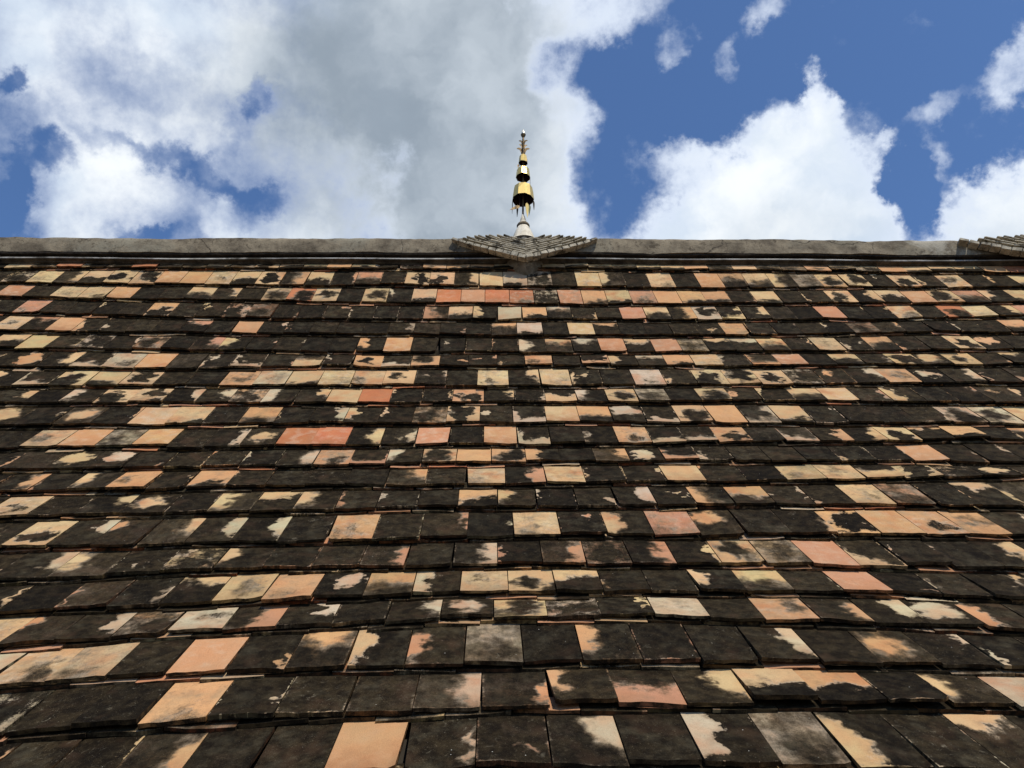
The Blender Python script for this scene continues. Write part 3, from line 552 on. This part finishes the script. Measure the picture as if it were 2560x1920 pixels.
# ------------------------------------------------------------------ stepped brick ornaments riding on the ridge
BRICK_ME = []
for k in range(8):
    bm = bmesh.new(); box(bm, -.5, .5, -.5, .5, -.5, .5)
    for v_ in bm.verts: v_.co += Vector((U(-.05, .05), U(-.06, .06), U(-.09, .09)))
    bmesh.ops.bevel(bm, geom=list(bm.edges), offset=.07, segments=1, affect='EDGES')
    bmesh.ops.recalc_face_normals(bm, faces=bm.faces)
    me = bpy.data.meshes.new('brick'); bm.to_mesh(me); bm.free(); me.materials.append(M_STONE); BRICK_ME.append(me)
# layer: half width, height of the side tips, height of the front corner, reach of the front corner and of the tips (metres from the axis)
LAYERS = [(0.47, 6.059, 5.864, 0.24, 0.168), (0.398, 6.068, 5.897, 0.226, 0.165), (0.373, 6.079, 5.923, 0.214, 0.162), (0.324, 6.084, 5.947, 0.203, 0.16),
          (0.298, 6.089, 5.97, 0.193, 0.158), (0.254, 6.093, 5.994, 0.183, 0.156), (0.231, 6.101, 6.02, 0.173, 0.15), (0.179, 6.109, 6.047, 0.16, 0.14), (0.137, 6.126, 6.08, 0.14, 0.12)]
def ornament(loc, sc, label, group, ax=1.0):
    t_ = thing('stepped_brick_base', label, 'roof ornament', loc, group)
    zc = 5.864
    def path(a, zt, zf, b, bt, side, back):
        pts = []
        for k in range(13):
            q_ = k / 12                                     # 0 = front corner, 1 = side tip
            x = side * a * ax * q_; y = (-1 if not back else 1) * (b + (bt - b) * q_)
            z = zf + (zt - zf) * (q_ ** 1.04)
            if q_ > .75: z += .010 * (q_ - .75) / .25
            pts.append(Vector((x, y, z - zc)) * sc)
        return pts
    for li, (a, zt, zf, b, bt) in enumerate(LAYERS):
        th = (.030 if li == 0 else .0095) * sc
        # mortar core of the layer, set back behind the faces of its bricks
        ins = .034
        quad = [path(a - ins, zt, zf, b - ins, bt - ins, sg, bk) for sg, bk in ((1, False), (1, True), (-1, True), (-1, False))]
        loop = quad[0] + quad[1][::-1] + quad[2][1:] + quad[3][::-1][:-1]
        n = len(loop); hh = .030 * sc
        vv = [p + Vector((0, 0, hh * .55)) for p in loop] + [p - Vector((0, 0, hh * .35)) for p in loop]
        ctr = Vector((0, 0, max(p.z for p in loop))); vv += [ctr, ctr - Vector((0, 0, hh))]
        ff = [(k, (k + 1) % n, n + (k + 1) % n, n + k) for k in range(n)] + [(k, 2 * n, (k + 1) % n) for k in range(n)] + [(n + k, n + (k + 1) % n, 2 * n + 1) for k in range(n)]
        oo = obj('mortar_layer', vv, ff, M_MOSS_SHADE, t_)
        nb = max(3, round(math.hypot(a * ax, zt - zf) / (.052 if li == 0 else .085)))
        for side in (-1, 1):
            for back in (False, True):
                P_ = path(a, zt, zf, b, bt, side, back)
                if back and li < 6: continue                # nothing of the rear steps shows over the ridge
                for k in range(nb):
                    gp = .012 if li else .05
                    qa, qb = (k + gp) / nb * 12, (k + 1 - gp) / nb * 12
                    def at(q_):
                        k0 = min(int(q_), 11); return P_[k0].lerp(P_[k0 + 1], q_ - k0)
                    pa_, pb_ = at(qa), at(qb); mid_ = (pa_ + pb_) / 2; d_ = (pb_ - pa_)
                    tap = 1 - .42 * (k + .5) / nb
                    o = bpy.data.objects.new('brick', rng.choice(BRICK_ME)); COL.objects.link(o); o.parent = t_
                    ex = d_.normalized(); out_ = Vector((0, -1 if not back else 1, 0))
                    out_ = (out_ - ex * out_.dot(ex)).normalized(); ez = ex.cross(out_)
                    if ez.z < 0: ez = -ez
                    rr = Matrix((ex, ez.cross(ex), ez)).transposed().to_4x4()
                    o.matrix_local = Matrix.Translation(mid_ + Vector((0, 0, U(-.0012, .0012))) - out_ * (.022 * sc + U(-.0015, .003))) @ rr @ Matrix.Rotation(U(-.04, .04), 4, 'X') @ Matrix.Diagonal((d_.length * U(1.0, 1.04), .048 * sc, th * tap * U(.88, 1.12), 1))
    # plaster plinth that carries the corner down onto the tiles
    pv, pf = [], []
    lev = [(.205, -.055, .190, .02), (.165, .02 - .06, .160, .0), (.13, -.075, .135, 0), (.10, -.10, .10, 0)]
    secs = [(.20, .160, .12), (.185, .190, .040), (.150, .205, -.005), (.120, .190, -.035), (.105, .165, -.070), (.090, .13, -.10)]
    for (a, b, z) in secs:
        for k in range(16):
            an = k / 16 * math.tau; ca, sa = math.cos(an), math.sin(an)
            q_ = (abs(ca) ** 1.25 + abs(sa) ** 1.25) ** (-1 / 1.25)
            nz = mnoise.noise(Vector((ca * 3, sa * 3, z * 20)))
            pv.append(Vector((ca * q_ * a * (1 + .07 * nz), sa * q_ * b * (1 + .05 * nz), z + .012 * mnoise.noise(Vector((ca * 5, sa * 5, z * 9 + 3))))) * sc)
    for l in range(len(secs) - 1):
        for k in range(16): pf.append((l * 16 + k, l * 16 + (k + 1) % 16, (l + 1) * 16 + (k + 1) % 16, (l + 1) * 16 + k))
    pf.append(tuple(range(16))); pf.append(tuple((len(secs) - 1) * 16 + k for k in range(16)))
    o = obj('plinth', pv, pf, M_PLINTH, t_)
    bm_ = bmesh.new(); bm_.from_mesh(o.data); bmesh.ops.recalc_face_normals(bm_, faces=bm_.faces); bm_.to_mesh(o.data); bm_.free()
    # lotus bell
    N = 48; sec = [(.096, .272, 1), (.102, .290, 1), (.092, .304, 1), (.080, .322, .9), (.072, .345, .75), (.062, .375, .55), (.050, .405, .3), (.038, .430, 0)]
    lv, lf_ = [], []
    for (r_, z, pet) in sec:
        for k in range(N):
            an = k / N * math.tau; ph = (an * 8 / math.tau + .5) % 1; lobe = 1 - abs(2 * ph - 1)
            rr_ = r_ * (1 + pet * .16 * (min(1, lobe * 2.2) ** .5 - .8)); zz_ = z - pet * .020 * lobe ** .6
            lv.append(Vector((rr_ * math.sin(an), -rr_ * math.cos(an), zz_)) * sc)
    for l in range(len(sec) - 1):
        for k in range(N): lf_.append((l * N + k, l * N + (k + 1) % N, (l + 1) * N + (k + 1) % N, (l + 1) * N + k))
    lf_.append(tuple(reversed(range(N)))); lf_.append(tuple((len(sec) - 1) * N + k for k in range(N)))
    obj('lotus_bell', lv, lf_, M_WHITE, t_, True)
    lathe('petal_ring', [(.098, .262), (.106, .268), (.106, .279), (.098, .284)], 40, M_MOSS_SHADE, t_, sc)
    lathe('stem_collar', [(.036, .428), (.043, .433), (.044, .444), (.038, .455), (.030, .458)], 24, M_PLINTH, t_, sc)
    lathe('stucco_cone', [(.029, .456), (.026, .462), (.020, .490), (.012, .525), (.008, .540), (0, .540)], 20, M_WHITE, t_, sc)
    return t_
def lathe(name, prof, N, material, parent, sc=1.0, smooth=True, twist=0.0, offset=(0, 0, 0)):
    v_, f_ = [], []; off = Vector(offset)
    for (r_, z) in prof:
        for k in range(N):
            an = (k + .5) / N * math.tau + twist; v_.append(Vector((r_ * math.sin(an), -r_ * math.cos(an), z)) * sc + off)
    for l in range(len(prof) - 1):
        for k in range(N): f_.append((l * N + k, l * N + (k + 1) % N, (l + 1) * N + (k + 1) % N, (l + 1) * N + k))
    f_.append(tuple(reversed(range(N)))); f_.append(tuple((len(prof) - 1) * N + k for k in range(N)))
    o = obj(name, v_, f_, material, parent)
    if smooth:
        o.data.polygons.foreach_set('use_smooth', [True] * len(o.data.polygons))
        try: o.data.set_sharp_from_angle(angle=math.radians(50))
        except Exception: pass
    return o
OX, OY, OZ = .2135, 4.638, 5.864
ornament((OX, OY, OZ), 1.0, 'grey stepped brick ornament under the gilded finial at the middle of the ridge', 'stepped brick ornaments on the ridge')
ornament((3.88, OY + .02, 5.800), 1.22, 'larger mossy brick ornament cut off by the right end of the ridge in view', 'stepped brick ornaments on the ridge', 1.48)

# ------------------------------------------------------------------ gilded finial
fin = thing('gilded_finial', 'gilded three-tiered parasol finial with hanging leaves rising from the middle of the ridge', 'finial', (OX, OY, 6.39))
fin.rotation_euler = (0, math.radians(1.3), 0)
Z0 = 6.39
lathe('pole', [(.0065, -.02), (.0065, .62), (.004, .63)], 10, M_OLDGOLD, fin)
def drum(zb, rb, zt_, rt, N, tw):
    """open faceted drum with a sheet-metal lid, dark lacquer inside"""
    zb -= Z0; zt_ -= Z0; ov, of = [], []
    rings = [(rb, zb), (rb * .985, zb + .010), (rb * .93, zb + (zt_ - zb) * .55), (rt, zt_), (rt * .86, zt_ + .006), (.008, zt_ + .012)]
    dent = [U(.96, 1.04) for _ in range(N)]; drop = [U(-.003, .003) for _ in range(N)]
    for l, (r_, z) in enumerate(rings):
        for k in range(N):
            an = k / N * math.tau + tw; rr = r_ * (dent[k] if l < 3 else 1)
            ov.append((rr * math.sin(an), -rr * math.cos(an), z + (drop[k] if l < 2 else 0)))
    for l in range(len(rings) - 1):
        for k in range(N): of.append((l * N + k, l * N + (k + 1) % N, (l + 1) * N + (k + 1) % N, (l + 1) * N + k))
    d_ = obj('drum', ov, of, M_GOLD, fin)
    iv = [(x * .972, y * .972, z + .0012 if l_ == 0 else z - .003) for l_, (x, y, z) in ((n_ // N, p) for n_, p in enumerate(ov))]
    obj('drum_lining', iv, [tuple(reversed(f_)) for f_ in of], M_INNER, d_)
    # rolled rim joining sheet and lining
    rv = [ov[k] for k in range(N)] + [iv[k] for k in range(N)]
    obj('drum_rim', rv, [(k, N + k, N + (k + 1) % N, (k + 1) % N) for k in range(N)], M_OLDGOLD, d_)
    return zb
drum(6.537, .0745, 6.643, .064, 10, .15)
drum(6.7426, .0510, 6.812, .044, 9, .50)
drum(6.8782, .0325, 6.9420, .026, 8, .2)
def leaf_sheet(name, outline, th, material, M):
    """flat cut sheet leaf: outline in its own x-z plane, real thickness, placed by matrix M"""
    n = len(outline); v_ = [M @ Vector((x, -th / 2, z)) for x, z in outline] + [M @ Vector((x, th / 2, z)) for x, z in outline]
    f_ = [tuple(range(n)), tuple(reversed(range(n, 2 * n)))] + [((k + 1) % n, k, n + k, n + (k + 1) % n) for k in range(n)]
    return obj(name, v_, f_, material, fin)
# sprays of curling leaves above the top drum
def curl(name, z0, reach, rise, wid, ang):
    pts, lft, rgt = [], [], []
    for k in range(8):
        q_ = k / 7; x = reach * (q_ ** 1.5 if q_ < .8 else .715 + (q_ - .8) * 1.45); z = rise * math.sin(min(q_ * 1.25, 1.12) * math.pi / 2) ; w_ = wid * (1.1 - .55 * q_) if k < 7 else wid * .12
        pts.append((x, z, w_))
    for k, (x, z, w_) in enumerate(pts):
        a_, b_ = pts[max(k - 1, 0)], pts[min(k + 1, 7)]; t_ = Vector((b_[0] - a_[0], b_[1] - a_[1])).normalized(); n_ = Vector((-t_.y, t_.x))
        lft.append((x + n_.x * w_, z + n_.y * w_)); rgt.append((x - n_.x * w_, z - n_.y * w_))
    leaf_sheet(name, lft + rgt[::-1], .0022, M_OLDGOLD, Matrix.Translation((0, 0, z0 - Z0)) @ Matrix.Rotation(ang, 4, 'Z'))
for ang in (0, math.pi, math.pi / 2, -math.pi / 2):
    curl('spray_leaf', 6.957, .046, .062, .0120, ang)
    curl('spray_leaf', 6.995, .029, .060, .0080, ang + .1)
    curl('spray_leaf', 7.045, .032, .052, .0080, ang - .1)
lathe('stem', [(.012, .567), (.015, .580), (.009, .605), (.012, .625), (.007, .645), (.010, .668), (.005, .690), (.008, .715), (.005, .735), (.006, .748)], 10, M_OLDGOLD, fin)
lathe('bud_cup', [(.007, .738), (.015, .752), (.019, .764), (.016, .768), (.003, .769)], 10, M_OLDGOLD, fin)
lathe('bud', [(.013, .768), (.0145, .777), (.009, .797), (.003, .814), (0, .818)], 12, M_PALEGOLD, fin)
# leaves that hang from the drum rims by short wires
def pendant(rad, az_, ztop, wire, L_, wd, yaw, tilt, material=M_OLDGOLD):
    px_, py_ = rad * math.sin(az_), -rad * math.cos(az_)
    M_ = Matrix.Translation((px_, py_, ztop - Z0 - wire)) @ Matrix.Rotation(yaw, 4, 'Z') @ Matrix.Rotation(tilt, 4, 'Y')
    out_ = [(0, 0), (wd * .42, -L_ * .10), (wd * .5, -L_ * .25), (wd * .33, -L_ * .6), (0, -L_), (-wd * .33, -L_ * .6), (-wd * .5, -L_ * .25), (-wd * .42, -L_ * .10)]
    lf2 = leaf_sheet('hanging_leaf', out_, .0018, material, M_)
    lathe('wire', [(.0012, ztop - Z0 - wire - .002), (.0012, ztop - Z0 + .004)], 6, M_INNER, lf2, offset=(px_, py_, 0))
pendant(.073, -1.75, 6.540, .006, .115, .018, 1.35, .06)
pendant(.073, 1.60, 6.540, .004, .085, .020, .9, -.05)
pendant(.066, -2.55, 6.536, .004, .105, .020, .9, .03)
pendant(.066, 2.30, 6.536, .004, .105, .020, .8, .10, M_GOLD)
pendant(.045, -.55, 6.535, .085, .085, .026, .2, .95)
pendant(.040, .72, 6.535, .048, .130, .026, .5, -.03, M_GOLD)
pendant(.049, 1.55, 6.745, .030, .045, .010, 1.4, 0)
pendant(.030, 2.7, 6.742, .003, .070, .018, .3, -.05)
pendant(.031, -1.5, 6.880, .018, .028, .016, .3, .25)
pendant(.018, 2.4, 6.878, .002, .050, .013, .3, 0)
